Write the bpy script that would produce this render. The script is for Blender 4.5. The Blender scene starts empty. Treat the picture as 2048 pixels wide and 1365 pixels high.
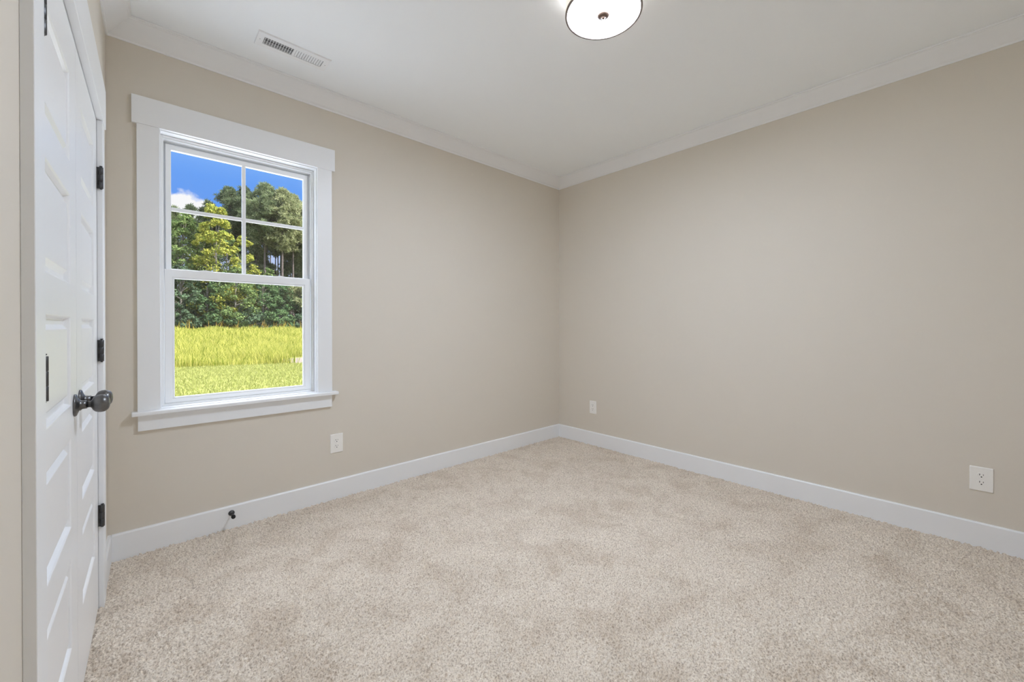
import bpy, bmesh, math, random
import numpy as np
from mathutils import Vector, Matrix, Euler

S = bpy.context.scene
COL = S.collection
R = math.radians

# ------------------------------------------------------------------ camera
EYE = 1.194
YAW = R(42.58)                       # axis swung right of +Y (the window wall's normal)
cam_d = bpy.data.cameras.new('camera')
cam_d.sensor_width = 36.0
cam_d.lens = 813.0 * 36.0 / 2048.0
cam_d.shift_y = -27.5 / 2048.0
cam_d.clip_start = 0.02
cam_d.clip_end = 400
cam = bpy.data.objects.new('camera', cam_d)
COL.objects.link(cam)
cam.location = (0, 0, EYE)
cam.rotation_euler = (R(90 - 0.25), 0, -YAW)
S.camera = cam

# ------------------------------------------------------------------ view
S.view_settings.view_transform = 'Standard'
S.view_settings.look = 'None'
S.view_settings.gamma = 1
S.view_settings.use_curve_mapping = False
EXPOSURE = 0.0
S.view_settings.exposure = EXPOSURE

# let light bounce freely between the pale surfaces
S.cycles.max_bounces = 24
S.cycles.diffuse_bounces = 20
S.cycles.transparent_max_bounces = 16

# light levels
LAMP = 128.0            # radiance of the ceiling light's diffuser
BULB = 0.8             # W, each bulb inside the drum
SHADE = 0.6           # glow of the fabric drum
SUN = 9.5
SKYHIGH = 5.0          # added overhead brightness for more daylight, above what the window shows


# ------------------------------------------------------------------ world
W = bpy.data.worlds.new('sky')
S.world = W
W.use_nodes = True
nt = W.node_tree
for n in list(nt.nodes):
    nt.nodes.remove(n)


def N(t, typ, **kw):
    n = t.nodes.new(typ)
    for k, v in kw.items():
        setattr(n, k, v)
    return n


def ramp(t, pts, interp='LINEAR'):
    n = t.nodes.new('ShaderNodeValToRGB')
    cr = n.color_ramp
    cr.interpolation = interp
    while len(cr.elements) < len(pts):
        cr.elements.new(0.5)
    for e, (p, c) in zip(cr.elements, pts):
        e.position = p
        e.color = (c[0], c[1], c[2], 1) if len(c) == 3 else c
    return n


def build_world():
    L = nt.links
    tc = N(nt, 'ShaderNodeTexCoord')
    sep = N(nt, 'ShaderNodeSeparateXYZ')
    L.new(tc.outputs['Generated'], sep.inputs[0])
    grad = ramp(nt, [(0.0, (0.62, 0.70, 0.90)), (0.14, (0.50, 0.62, 0.93)), (0.22, (0.13, 0.34, 0.92)),
                     (0.28, (0.13, 0.36, 0.95)), (0.34, (0.21, 0.46, 1.0))])
    L.new(sep.outputs['Z'], grad.inputs[0])
    # one cumulus low over the wood
    mp = N(nt, 'ShaderNodeVectorMath', operation='SUBTRACT')
    mp.inputs[1].default_value = (0.060, 0.97, 0.208)
    L.new(tc.outputs['Generated'], mp.inputs[0])
    sc = N(nt, 'ShaderNodeVectorMath', operation='MULTIPLY')
    sc.inputs[1].default_value = (1 / 0.066, 1 / 0.5, 1 / 0.038)
    L.new(mp.outputs[0], sc.inputs[0])
    ln = N(nt, 'ShaderNodeVectorMath', operation='LENGTH')
    L.new(sc.outputs[0], ln.inputs[0])
    no = N(nt, 'ShaderNodeTexNoise')
    no.inputs['Scale'].default_value = 48
    no.inputs['Detail'].default_value = 6
    L.new(tc.outputs['Generated'], no.inputs['Vector'])
    ad = N(nt, 'ShaderNodeMath', operation='MULTIPLY_ADD')
    ad.inputs[1].default_value = 0.9
    L.new(no.outputs['Fac'], ad.inputs[0])
    L.new(ln.outputs['Value'], ad.inputs[2])
    rp = ramp(nt, [(0.0, (1, 1, 1)), (0.64, (1, 1, 1)), (0.76, (0, 0, 0))])
    dv = N(nt, 'ShaderNodeMath', operation='DIVIDE')
    dv.inputs[1].default_value = 2.0
    L.new(ad.outputs[0], dv.inputs[0])
    L.new(dv.outputs[0], rp.inputs[0])
    mx = N(nt, 'ShaderNodeMixRGB')
    mx.inputs[2].default_value = (1.0, 1.0, 1.02, 1)
    L.new(rp.outputs[0], mx.inputs[0])
    L.new(grad.outputs[0], mx.inputs[1])
    # brightness added high in the sky to send daylight indoors
    hi = ramp(nt, [(0.0, (0, 0, 0)), (0.42, (0, 0, 0)), (0.62, (1, 1, 1))])
    L.new(sep.outputs['Z'], hi.inputs[0])
    mx2 = N(nt, 'ShaderNodeMixRGB')
    mx2.inputs[2].default_value = (0.92 * SKYHIGH, 0.98 * SKYHIGH, 1.10 * SKYHIGH, 1)
    L.new(hi.outputs[0], mx2.inputs[0])
    L.new(mx.outputs[0], mx2.inputs[1])
    bg = N(nt, 'ShaderNodeBackground')
    L.new(mx2.outputs[0], bg.inputs[0])
    out = N(nt, 'ShaderNodeOutputWorld')
    L.new(bg.outputs[0], out.inputs[0])


build_world()

# ------------------------------------------------------------------ sun
sd = bpy.data.lights.new('sun', 'SUN')
sd.energy = SUN
sd.angle = R(0.6)
sd.color = (1.0, 0.985, 0.95)
so = bpy.data.objects.new('sun', sd)
COL.objects.link(so)
so.rotation_euler = Vector((-0.62, 0.42, -0.68)).to_track_quat('-Z', 'Y').to_euler()


# ------------------------------------------------------------------ materials
def mat(name, color, rough=0.5, spec=0.5, metal=0.0, bump=None, var=None, sheen=0.0):
    m = bpy.data.materials.new(name)
    m.use_nodes = True
    t = m.node_tree
    b = t.nodes['Principled BSDF']
    b.inputs['Base Color'].default_value = (*color, 1)
    b.inputs['Roughness'].default_value = rough
    b.inputs['Specular IOR Level'].default_value = spec
    b.inputs['Metallic'].default_value = metal
    if sheen:
        b.inputs['Sheen Weight'].default_value = sheen
    tc = N(t, 'ShaderNodeTexCoord')
    if var:                                  # (scale, amount): faint unevenness of the paint or cloth
        no = N(t, 'ShaderNodeTexNoise')
        no.inputs['Scale'].default_value = var[0]
        no.inputs['Detail'].default_value = 4
        t.links.new(tc.outputs['Object'], no.inputs['Vector'])
        a = var[1]
        rp = ramp(t, [(0.3, [c * (1 - a) for c in color]), (0.7, [min(1, c * (1 + a)) for c in color])])
        t.links.new(no.outputs['Fac'], rp.inputs[0])
        t.links.new(rp.outputs[0], b.inputs['Base Color'])
    if bump:                                 # (scale, strength, distance)
        no = N(t, 'ShaderNodeTexNoise')
        no.inputs['Scale'].default_value = bump[0]
        no.inputs['Detail'].default_value = 3
        t.links.new(tc.outputs['Object'], no.inputs['Vector'])
        bp = N(t, 'ShaderNodeBump')
        bp.inputs['Strength'].default_value = bump[1]
        bp.inputs['Distance'].default_value = bump[2]
        t.links.new(no.outputs['Fac'], bp.inputs['Height'])
        t.links.new(bp.outputs[0], b.inputs['Normal'])
    return m


def emit(name, color, strength, edge=None):
    m = bpy.data.materials.new(name)
    m.use_nodes = True
    t = m.node_tree
    b = t.nodes['Principled BSDF']
    b.inputs['Base Color'].default_value = (0.8, 0.78, 0.74, 1)
    b.inputs['Emission Color'].default_value = (*color, 1)
    b.inputs['Emission Strength'].default_value = strength
    return m


VEG = 0.54            # overall reflectance of the planting


def leaf_mat(name, c0, c1, trans=0.35, rough=0.6):
    c0 = [c * VEG for c in c0]
    c1 = [c * VEG for c in c1]
    m = bpy.data.materials.new(name)
    m.use_nodes = True
    t = m.node_tree
    for n in list(t.nodes):
        t.nodes.remove(n)
    g = N(t, 'ShaderNodeNewGeometry')
    rp = ramp(t, [(0.0, c0), (1.0, c1)])
    t.links.new(g.outputs['Random Per Island'], rp.inputs[0])
    d = N(t, 'ShaderNodeBsdfDiffuse')
    tr = N(t, 'ShaderNodeBsdfTranslucent')
    t.links.new(rp.outputs[0], d.inputs[0])
    t.links.new(rp.outputs[0], tr.inputs[0])
    mx = N(t, 'ShaderNodeMixShader')
    mx.inputs[0].default_value = trans
    t.links.new(d.outputs[0], mx.inputs[1])
    t.links.new(tr.outputs[0], mx.inputs[2])
    o = N(t, 'ShaderNodeOutputMaterial')
    t.links.new(mx.outputs[0], o.inputs[0])
    return m


def glass_mat():
    m = bpy.data.materials.new('window_glass')
    m.use_nodes = True
    t = m.node_tree
    for n in list(t.nodes):
        t.nodes.remove(n)
    tr = N(t, 'ShaderNodeBsdfTransparent')
    tr.inputs[0].default_value = (0.985, 0.99, 0.985, 1)
    gl = N(t, 'ShaderNodeBsdfGlossy')
    gl.inputs['Roughness'].default_value = 0.02
    gl.inputs[0].default_value = (1, 1, 1, 1)
    mx = N(t, 'ShaderNodeMixShader')
    mx.inputs[0].default_value = 0.07
    t.links.new(tr.outputs[0], mx.inputs[1])
    t.links.new(gl.outputs[0], mx.inputs[2])
    o = N(t, 'ShaderNodeOutputMaterial')
    t.links.new(mx.outputs[0], o.inputs[0])
    return m


def carpet_mat():
    m = bpy.data.materials.new('beige_carpet')
    m.use_nodes = True
    t = m.node_tree
    b = t.nodes['Principled BSDF']
    b.inputs['Roughness'].default_value = 0.95
    b.inputs['Specular IOR Level'].default_value = 0.1
    b.inputs['Sheen Weight'].default_value = 0.15
    tc = N(t, 'ShaderNodeTexCoord')
    n1 = N(t, 'ShaderNodeTexNoise')
    n1.inputs['Scale'].default_value = 170
    n1.inputs['Detail'].default_value = 3
    t.links.new(tc.outputs['Object'], n1.inputs['Vector'])
    r1 = ramp(t, [(0.30, (0.42, 0.345, 0.275)), (0.50, (0.77, 0.675, 0.565)), (0.70, (0.92, 0.845, 0.74))])
    t.links.new(n1.outputs['Fac'], r1.inputs[0])
    # lay of the pile: shading of brushed patches put into the colour
    n2 = N(t, 'ShaderNodeTexNoise')
    n2.inputs['Scale'].default_value = 4.2
    n2.inputs['Detail'].default_value = 5
    n2.inputs['Roughness'].default_value = 0.62
    n2.inputs['Distortion'].default_value = 0.8
    t.links.new(tc.outputs['Object'], n2.inputs['Vector'])
    r2 = ramp(t, [(0.36, (0.89, 0.865, 0.84)), (0.52, (1, 1, 1)), (0.70, (1.05, 1.055, 1.06))])
    t.links.new(n2.outputs['Fac'], r2.inputs[0])
    mu = N(t, 'ShaderNodeMixRGB', blend_type='MULTIPLY')
    mu.inputs[0].default_value = 1
    t.links.new(r1.outputs[0], mu.inputs[1])
    t.links.new(r2.outputs[0], mu.inputs[2])
    t.links.new(mu.outputs[0], b.inputs['Base Color'])
    n3 = N(t, 'ShaderNodeTexNoise')
    n3.inputs['Scale'].default_value = 420
    n3.inputs['Detail'].default_value = 2
    t.links.new(tc.outputs['Object'], n3.inputs['Vector'])
    bp = N(t, 'ShaderNodeBump')
    bp.inputs['Strength'].default_value = 0.6
    bp.inputs['Distance'].default_value = 0.003
    t.links.new(n3.outputs['Fac'], bp.inputs['Height'])
    t.links.new(bp.outputs[0], b.inputs['Normal'])
    return m


def ground_mat(name, c0, c1, scale):
    m = mat(name, c0, 0.9, 0.1)
    t = m.node_tree
    b = t.nodes['Principled BSDF']
    tc = N(t, 'ShaderNodeTexCoord')
    no = N(t, 'ShaderNodeTexNoise')
    no.inputs['Scale'].default_value = scale
    no.inputs['Detail'].default_value = 8
    t.links.new(tc.outputs['Object'], no.inputs['Vector'])
    rp = ramp(t, [(0.3, c0), (0.7, c1)])
    t.links.new(no.outputs['Fac'], rp.inputs[0])
    t.links.new(rp.outputs[0], b.inputs['Base Color'])
    return m


M = dict(
    wall=mat('beige_wall_paint', (0.705, 0.658, 0.582), 0.62, 0.25, bump=(420, 0.10, 0.001)),
    ceiling=mat('flat_white_ceiling_paint', (0.92, 0.955, 0.985), 0.9, 0.1, bump=(300, 0.06, 0.001)),
    trim=mat('white_trim_paint', (0.86, 0.875, 0.895), 0.38, 0.4, bump=(60, 0.03, 0.001)),
    door=mat('white_door_gloss', (0.86, 0.87, 0.885), 0.34, 0.5, bump=(90, 0.02, 0.0006)),
    vinyl=mat('white_vinyl', (0.87, 0.88, 0.89), 0.32, 0.45, bump=(80, 0.01, 0.0004)),
    pewter=mat('dark_pewter', (0.15, 0.147, 0.145), 0.34, 0.5, metal=0.85, bump=(900, 0.12, 0.0004), var=(60, 0.3)),
    hinge=mat('dark_hinge_steel', (0.085, 0.085, 0.087), 0.42, 0.5, metal=0.7, bump=(700, 0.1, 0.0003)),
    black=mat('black_rubber', (0.012, 0.012, 0.013), 0.6, 0.3, bump=(500, 0.1, 0.0003)),
    bronze=mat('dark_bronze', (0.115, 0.075, 0.055), 0.42, 0.5, metal=0.6, bump=(500, 0.05, 0.0003)),
    plate=mat('white_outlet_plastic', (0.90, 0.885, 0.85), 0.34, 0.45, bump=(50, 0.01, 0.0003)),
    slot=mat('dark_socket_hole', (0.025, 0.022, 0.02), 0.7, 0.2, bump=(200, 0.02, 0.0002)),
    vent=mat('white_vent_enamel', (0.90, 0.92, 0.94), 0.4, 0.4, bump=(200, 0.01, 0.0003)),
    duct=mat('grey_duct_metal', (0.30, 0.30, 0.30), 0.6, 0.4, metal=0.0, bump=(90, 0.05, 0.001)),
    rod=mat('dark_damper_rod', (0.03, 0.03, 0.03), 0.5, 0.4, bump=(200, 0.05, 0.0003)),
    diffuser=emit('lit_lamp_diffuser', (0.86, 0.97, 1.15), LAMP),
    shade=emit('warm_lit_drum_fabric', (1.0, 0.83, 0.68), SHADE),
    rim=mat('bronze_drum_rim', (0.20, 0.165, 0.15), 0.4, 0.5, metal=0.5, bump=(400, 0.03, 0.0003)),
    glass=glass_mat(),
    carpet=carpet_mat(),
    soil=ground_mat('field_soil', (0.157, 0.168, 0.045), (0.224, 0.224, 0.073), 1.3),
    sand=ground_mat('pale_sand', (0.165, 0.135, 0.108), (0.215, 0.178, 0.145), 6),
    bounce_pale=ground_mat('pale_bounce_surface', (0.80, 0.82, 0.835), (0.88, 0.90, 0.915), 2.0),  # pale surface of the added slab that bounces daylight indoors
    lawnbase=ground_mat('mown_turf', (0.22, 0.25, 0.06), (0.29, 0.30, 0.09), 2.2),
    lawn=leaf_mat('mown_grass', (0.44, 0.48, 0.12), (0.72, 0.71, 0.26), 0.3),
    field=leaf_mat('tall_field_grass', (0.26, 0.36, 0.02), (1.20, 1.09, 0.31), 0.5),
    weed=leaf_mat('field_weeds', (0.70, 0.66, 0.10), (0.95, 0.58, 0.18), 0.4),
    bark=mat('pine_bark', (0.15, 0.12, 0.11), 0.9, 0.1, bump=(14, 0.5, 0.02), var=(6, 0.3)),
    bark2=mat('grey_bark', (0.22, 0.20, 0.17), 0.9, 0.1, bump=(14, 0.4, 0.02), var=(6, 0.3)),
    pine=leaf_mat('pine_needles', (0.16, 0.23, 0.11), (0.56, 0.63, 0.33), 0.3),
    pinewarm=leaf_mat('sun_toned_pine_needles', (0.25, 0.31, 0.13), (0.86, 0.86, 0.47), 0.3),  # warm sunlit tone of the tall crowns put into the needle colour
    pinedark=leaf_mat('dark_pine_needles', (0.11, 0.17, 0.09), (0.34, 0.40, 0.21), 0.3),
    yellow=leaf_mat('yellow_green_leaves', (0.30, 0.42, 0.08), (1.0, 0.92, 0.20), 0.4),
    green=leaf_mat('mid_green_leaves', (0.16, 0.28, 0.10), (0.50, 0.62, 0.22), 0.35),
    dkgreen=leaf_mat('deep_green_leaves', (0.11, 0.22, 0.10), (0.34, 0.50, 0.21), 0.35),
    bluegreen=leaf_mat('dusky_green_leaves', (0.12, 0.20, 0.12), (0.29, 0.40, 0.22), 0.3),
)


# ------------------------------------------------------------------ mesh helpers
class MB:
    def __init__(s):
        s.v = []
        s.f = []
        s.sm = []

    def quad(s, *p, smooth=False):
        i = len(s.v)
        s.v += [tuple(q) for q in p]
        s.f.append(tuple(range(i, i + len(p))))
        s.sm.append(smooth)
        return s

    def box(s, a, b):
        (x0, y0, z0), (x1, y1, z1) = a, b
        x0, x1 = min(x0, x1), max(x0, x1)
        y0, y1 = min(y0, y1), max(y0, y1)
        z0, z1 = min(z0, z1), max(z0, z1)
        i = len(s.v)
        s.v += [(x0, y0, z0), (x1, y0, z0), (x1, y1, z0), (x0, y1, z0),
                (x0, y0, z1), (x1, y0, z1), (x1, y1, z1), (x0, y1, z1)]
        for f in ((0, 3, 2, 1), (4, 5, 6, 7), (0, 1, 5, 4), (1, 2, 6, 5), (2, 3, 7, 6), (3, 0, 4, 7)):
            s.f.append(tuple(i + k for k in f))
            s.sm.append(False)
        return s

    def ring(s, x0, x1, z0, z1, wx0, wx1, wz0, wz1, y0, y1):
        """rectangular frame in the XZ plane; w* are the member widths, depth y0..y1"""
        o = [(x0, z0), (x1, z0), (x1, z1), (x0, z1)]
        n = [(x0 + wx0, z0 + wz0), (x1 - wx1, z0 + wz0), (x1 - wx1, z1 - wz1), (x0 + wx0, z1 - wz1)]
        i = len(s.v)
        for y in (y0, y1):
            s.v += [(p[0], y, p[1]) for p in o] + [(p[0], y, p[1]) for p in n]
        for k in range(4):
            j = (k + 1) % 4
            for f in ((k, j, 4 + j, 4 + k), (8 + k, 12 + k, 12 + j, 8 + j), (k, 8 + k, 8 + j, j), (4 + k, 4 + j, 12 + j, 12 + k)):
                s.f.append(tuple(i + q for q in f))
                s.sm.append(False)
        return s

    def lathe(s, prof, origin, axis, n=40, cap0=True, cap1=True):
        """prof: (radius, distance along axis)"""
        ax = Vector(axis).normalized()
        e1 = ax.orthogonal().normalized()
        e2 = ax.cross(e1)
        o = Vector(origin)
        i = len(s.v)
        for r, h in prof:
            for k in range(n):
                a = 2 * math.pi * k / n
                s.v.append(tuple(o + ax * h + (e1 * math.cos(a) + e2 * math.sin(a)) * r))
        for j in range(len(prof) - 1):
            for k in range(n):
                k2 = (k + 1) % n
                s.f.append((i + j * n + k, i + j * n + k2, i + (j + 1) * n + k2, i + (j + 1) * n + k))
                s.sm.append(True)
        if cap0:
            s.f.append(tuple(i + k for k in reversed(range(n))))
            s.sm.append(False)
        if cap1:
            s.f.append(tuple(i + (len(prof) - 1) * n + k for k in range(n)))
            s.sm.append(False)
        return s

    def sweep(s, prof, path):
        """prof: list of (out, z); path: list of corner functions giving xy for an offset 'out' (closed loop)"""
        i = len(s.v)
        m = len(prof)
        for c in path:
            for o, z in prof:
                x, y = c(o)
                s.v.append((x, y, z))
        for k in range(len(path)):
            k2 = (k + 1) % len(path)
            for j in range(m - 1):
                s.f.append((i + k * m + j, i + k2 * m + j, i + k2 * m + j + 1, i + k * m + j + 1))
                s.sm.append(False)
        return s


def obj(name, mb, m, parent=None, bevel=0.0, recalc=True, segs=2, auto=False):
    me = bpy.data.meshes.new(name)
    me.from_pydata(mb.v, [], mb.f)
    me.polygons.foreach_set('use_smooth', mb.sm)
    if recalc:
        b = bmesh.new()
        b.from_mesh(me)
        bmesh.ops.remove_doubles(b, verts=b.verts, dist=1e-6)
        bmesh.ops.recalc_face_normals(b, faces=b.faces)
        b.to_mesh(me)
        b.free()
    me.update()
    me.materials.append(m)
    o = bpy.data.objects.new(name, me)
    COL.objects.link(o)
    if parent:
        o.parent = parent
    if bevel:
        bv = o.modifiers.new('bevel', 'BEVEL')
        bv.width = bevel
        bv.segments = segs
        bv.limit_method = 'ANGLE'
        bv.angle_limit = R(40)
    return o


def npobj(name, V, F, m, parent=None, smooth=False):
    """V (n,3) float, F (k,3|4) int numpy -> object"""
    me = bpy.data.meshes.new(name)
    k, w = F.shape
    me.vertices.add(len(V))
    me.vertices.foreach_set('co', np.ascontiguousarray(V, dtype=np.float32).ravel())
    me.loops.add(k * w)
    me.loops.foreach_set('vertex_index', np.ascontiguousarray(F, dtype=np.int32).ravel())
    me.polygons.add(k)
    me.polygons.foreach_set('loop_start', np.arange(0, k * w, w, dtype=np.int32))
    if smooth:
        me.polygons.foreach_set('use_smooth', np.ones(k, dtype=bool))
    me.update(calc_edges=True)
    me.materials.append(m)
    o = bpy.data.objects.new(name, me)
    COL.objects.link(o)
    if parent:
        o.parent = parent
    return o


def tag(o, label=None, cat=None, group=None, kind=None):
    if label:
        o['label'] = label
    if cat:
        o['category'] = cat
    if group:
        o['group'] = group
    if kind:
        o['kind'] = kind
    return o


def empty(name, loc=(0, 0, 0), rz=0.0, **kw):
    o = bpy.data.objects.new(name, None)
    o.empty_display_size = 0.1
    COL.objects.link(o)
    o.location = loc
    o.rotation_euler = (0, 0, rz)
    return tag(o, **kw)


def copy_tree(o, parent=None):
    c = o.copy()
    COL.objects.link(c)
    if parent:
        c.parent = parent
    for ch in [q for q in list(COL.objects) if q.parent == o]:
        copy_tree(ch, c)
    return c


# ------------------------------------------------------------------ room dimensions (metres)
YA = 2.87            # window wall
XB = 3.32            # right wall
YD = -0.73           # wall behind the camera
CH = 2.739           # ceiling height
TILT = R(1.17)       # the closet wall is a touch out of square
dC = Vector((math.sin(TILT), math.cos(TILT), 0))
nC = Vector((math.cos(TILT), -math.sin(TILT), 0))
P0 = Vector((0, 0, 0)) - nC * 0.176          # on the closet wall, abreast of the camera
RZC = math.pi / 2 - TILT                     # closet wall frame: x along the wall, y into the wall, z up
UA = (YA - P0.y) / dC.y                      # where it meets the window wall
UD = (YD - P0.y) / dC.y
OU0, OU1, OZ = 1.200, 2.416, 2.053           # closet opening


def cw(u, s=0.0):
    p = P0 + dC * u + nC * s
    return p.x, p.y


# ------------------------------------------------------------------ shell
def carpet():
    g = 0.0042
    x0, x1, y0, y1 = -0.26, XB + 0.012, YD - 0.012, YA + 0.012
    nx = int((x1 - x0) / g) + 1
    ny = int((y1 - y0) / g) + 1
    rng = np.random.default_rng(4)
    X, Y = np.meshgrid(np.linspace(x0, x1, nx), np.linspace(y0, y1, ny), indexing='ij')
    c = 0.0098                                        # tuft spacing
    gx, gy = int((x1 - x0) / c) + 4, int((y1 - y0) / c) + 4
    jx = rng.random((gx, gy)) * 0.95
    jy = rng.random((gx, gy)) * 0.95
    hh = 0.0060 + 0.0120 * rng.random((gx, gy)) ** 0.7
    hh[rng.random((gx, gy)) < 0.10] *= 0.05          # places where the pile parts
    rr = c * (0.75 + 0.45 * rng.random((gx, gy)))
    # brushed patches: the pile stands higher or lies flatter
    def smooth_noise(step, seed):
        q = np.random.default_rng(seed).random((int((x1 - x0) / step) + 4, int((y1 - y0) / step) + 4))
        fx, fy = (X - x0) / step, (Y - y0) / step
        ix, iy = fx.astype(int), fy.astype(int)
        tx, ty = fx - ix, fy - iy
        tx, ty = tx * tx * (3 - 2 * tx), ty * ty * (3 - 2 * ty)
        return (q[ix, iy] * (1 - tx) * (1 - ty) + q[ix + 1, iy] * tx * (1 - ty) + q[ix, iy + 1] * (1 - tx) * ty + q[ix + 1, iy + 1] * tx * ty)
    lay = 0.6 * smooth_noise(0.31, 1) + 0.4 * smooth_noise(0.12, 2)
    ix = ((X - x0) / c).astype(int) + 1
    iy = ((Y - y0) / c).astype(int) + 1
    H = np.zeros_like(X)
    for a in (-1, 0, 1):
        for b in (-1, 0, 1):
            kx, ky = ix + a, iy + b
            px = x0 + (kx - 1 + jx[kx, ky]) * c
            py = y0 + (ky - 1 + jy[kx, ky]) * c
            d2 = ((X - px) ** 2 + (Y - py) ** 2) / rr[kx, ky] ** 2
            H = np.maximum(H, hh[kx, ky] * (1 - d2))
    H = H * (0.75 + 0.6 * lay) + 0.0022 * (rng.random(X.shape) - 0.5)
    X = X + 0.0024 * (rng.random(X.shape) - 0.5)
    Y = Y + 0.0024 * (rng.random(X.shape) - 0.5)
    V = np.stack([X.ravel(), Y.ravel(), H.ravel() - 0.004], 1)
    idx = np.arange(nx * ny).reshape(nx, ny)
    F = np.stack([idx[:-1, :-1].ravel(), idx[1:, :-1].ravel(), idx[1:, 1:].ravel(), idx[:-1, 1:].ravel()], 1)
    o = npobj('floor', V, F, M['carpet'], smooth=True)
    tag(o, 'beige cut pile carpet covering the whole floor', 'carpet', kind='structure')


carpet()
tag(obj('ceiling', MB().box((-0.9, YD - 0.15, CH), (XB + 0.15, YA + 0.15, CH + 0.15)), M['ceiling']),
    'plain flat white ceiling', 'ceiling', kind='structure')
# slab under the carpet belongs to the ground outside; walls
mb = MB()
WT = 0.15
hx0, hx1, hz0, hz1 = 0.068, 0.893, 0.722, 2.258         # hole for the window
mb.box((-0.9, YA, -0.35), (hx0, YA + WT, CH)).box((hx1, YA, -0.35), (XB + WT, YA + WT, CH))
mb.box((hx0, YA, -0.35), (hx1, YA + WT, hz0)).box((hx0, YA, hz1), (hx1, YA + WT, CH))
tag(obj('wall_back', mb, M['wall'], recalc=False), 'beige wall with the double-hung window', 'wall', kind='structure')
tag(obj('wall_right', MB().box((XB, YD - WT, -0.35), (XB + WT, YA, CH)), M['wall']),
    'plain beige wall on the right, two outlets near its foot', 'wall', kind='structure')
tag(obj('wall_front', MB().box((-0.9, YD - WT, -0.35), (XB, YD, CH)), M['wall']),
    'beige wall behind the camera', 'wall', kind='structure')
mb = MB()                                                # closet wall, in its own frame (y into the wall)
j0, j1 = OU0 - 0.02, OU1 + 0.02
mb.box((UD + 0.005, 0, -0.35), (j0, 0.12, CH)).box((j1, 0, -0.35), (UA - 0.003, 0.12, CH)).box((j0, 0, OZ + 0.02), (j1, 0.12, CH))
mb.box((j0 - 0.1, 0.58, -0.02), (j1 + 0.1, 0.62, CH)).box((j0 - 0.14, 0.12, -0.02), (j0 - 0.1, 0.62, CH)).box((j1 + 0.1, 0.12, -0.02), (j1 + 0.14, 0.62, CH))
tag(obj('wall_left', mb, M['wall'], recalc=False), 'narrow beige wall around the closet doors', 'wall', kind='structure')
wl = bpy.data.objects['wall_left']
wl.location = (P0.x, P0.y, 0)
wl.rotation_euler = (0, 0, RZC)

# ------------------------------------------------------------------ crown moulding and baseboards
lA = cw(UA)
lD = cw(UD)
crownprof = [(0.0, 2.645), (0.006, 2.645), (0.0075, 2.650), (0.0085, 2.653), (0.020, 2.662), (0.042, 2.684), (0.066, 2.709),
             (0.083, 2.7245), (0.0865, 2.7255), (0.088, 2.729), (0.094, 2.730), (0.096, 2.734), (0.096, 2.7385)]
path = [lambda o: (XB - o, YA - o), lambda o: (lA[0] + o + 0.0, YA - o), lambda o: (lD[0] + o, YD + o), lambda o: (XB - o, YD + o)]
tag(obj('trim_1', MB().sweep(crownprof, path), M['trim']), 'white crown moulding running round the ceiling', 'moulding', kind='structure')

BT, BH = 0.0150, 0.139
bprof = lambda sgn: [(0, 0), (BT, 0), (BT, BH - 0.006), (BT - 0.0035, BH - 0.0015), (BT - 0.006, BH), (0, BH)]


def extrude_profile(a, b, inward, prof):
    """profile (out, z) swept from a to b (xy), growing along 'inward'"""
    mb = MB()
    n = len(prof)
    for p in (a, b):
        mb.v += [(p[0] + inward[0] * o, p[1] + inward[1] * o, z) for o, z in prof]
    for k in range(n):
        k2 = (k + 1) % n
        mb.f.append((k, k2, n + k2, n + k))
        mb.sm.append(False)
    mb.f += [tuple(range(n)), tuple(range(n, 2 * n))]
    mb.sm += [False, False]
    return mb


tag(obj('baseboard_back', extrude_profile((lA[0] + BT, YA), (XB - BT, YA), (0, -1), bprof(1)), M['trim']),
    'white baseboard under the window', 'baseboard', kind='structure')
tag(obj('baseboard_right', extrude_profile((XB, YD), (XB, YA), (-1, 0), bprof(1)), M['trim']),
    'white baseboard along the right wall', 'baseboard', kind='structure')
tag(obj('baseboard_left', extrude_profile(cw(OU1 + 0.092), cw(UA), (nC.x, nC.y), bprof(1)), M['trim']),
    'short white baseboard between closet casing and corner', 'baseboard', kind='structure')
tag(obj('baseboard_front', extrude_profile((lD[0] + 0.02, YD), (XB - BT, YD), (0, 1), bprof(1)), M['trim']),
    'white baseboard behind the camera', 'baseboard', kind='structure')

# ------------------------------------------------------------------ closet: casing, jamb, two five-panel doors
cl = empty('trim_2', (P0.x, P0.y, 0), RZC, label='white casing and jamb framing the closet doors', cat='door casing', kind='structure')
CT = 0.018
obj('side_casing', MB().box((OU0 - 0.089, 0, 0), (OU0, -CT, OZ)), M['trim'], cl, 0.0015)
obj('side_casing', MB().box((OU1, 0, 0), (OU1 + 0.089, -CT, OZ)), M['trim'], cl, 0.0015)
obj('head_casing', MB().box((OU0 - 0.108, 0, OZ), (OU1 + 0.108, -CT - 0.004, 2.222)), M['trim'], cl, 0.0015)
mb = MB()
mb.box((OU0 - 0.0195, 0.0, 0), (OU0 - 0.001, 0.118, OZ - 0.001)).box((OU1 + 0.001, 0.0, 0), (OU1 + 0.0195, 0.118, OZ - 0.001))
mb.box((OU0 - 0.0195, 0.0, OZ + 0.001), (OU1 + 0.0195, 0.118, OZ + 0.0195))
mb.box((OU0, 0.040, 0), (OU0 + 0.012, 0.075, OZ)).box((OU1 - 0.012, 0.040, 0), (OU1, 0.075, OZ)).box((OU0, 0.040, OZ - 0.014), (OU1, 0.075, OZ))
obj('jamb', mb, M['trim'], cl)

PANELS = [(1.910, 1.655), (1.565, 1.310), (1.220, 0.965), (0.875, 0.620), (0.530, 0.275)]


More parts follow.
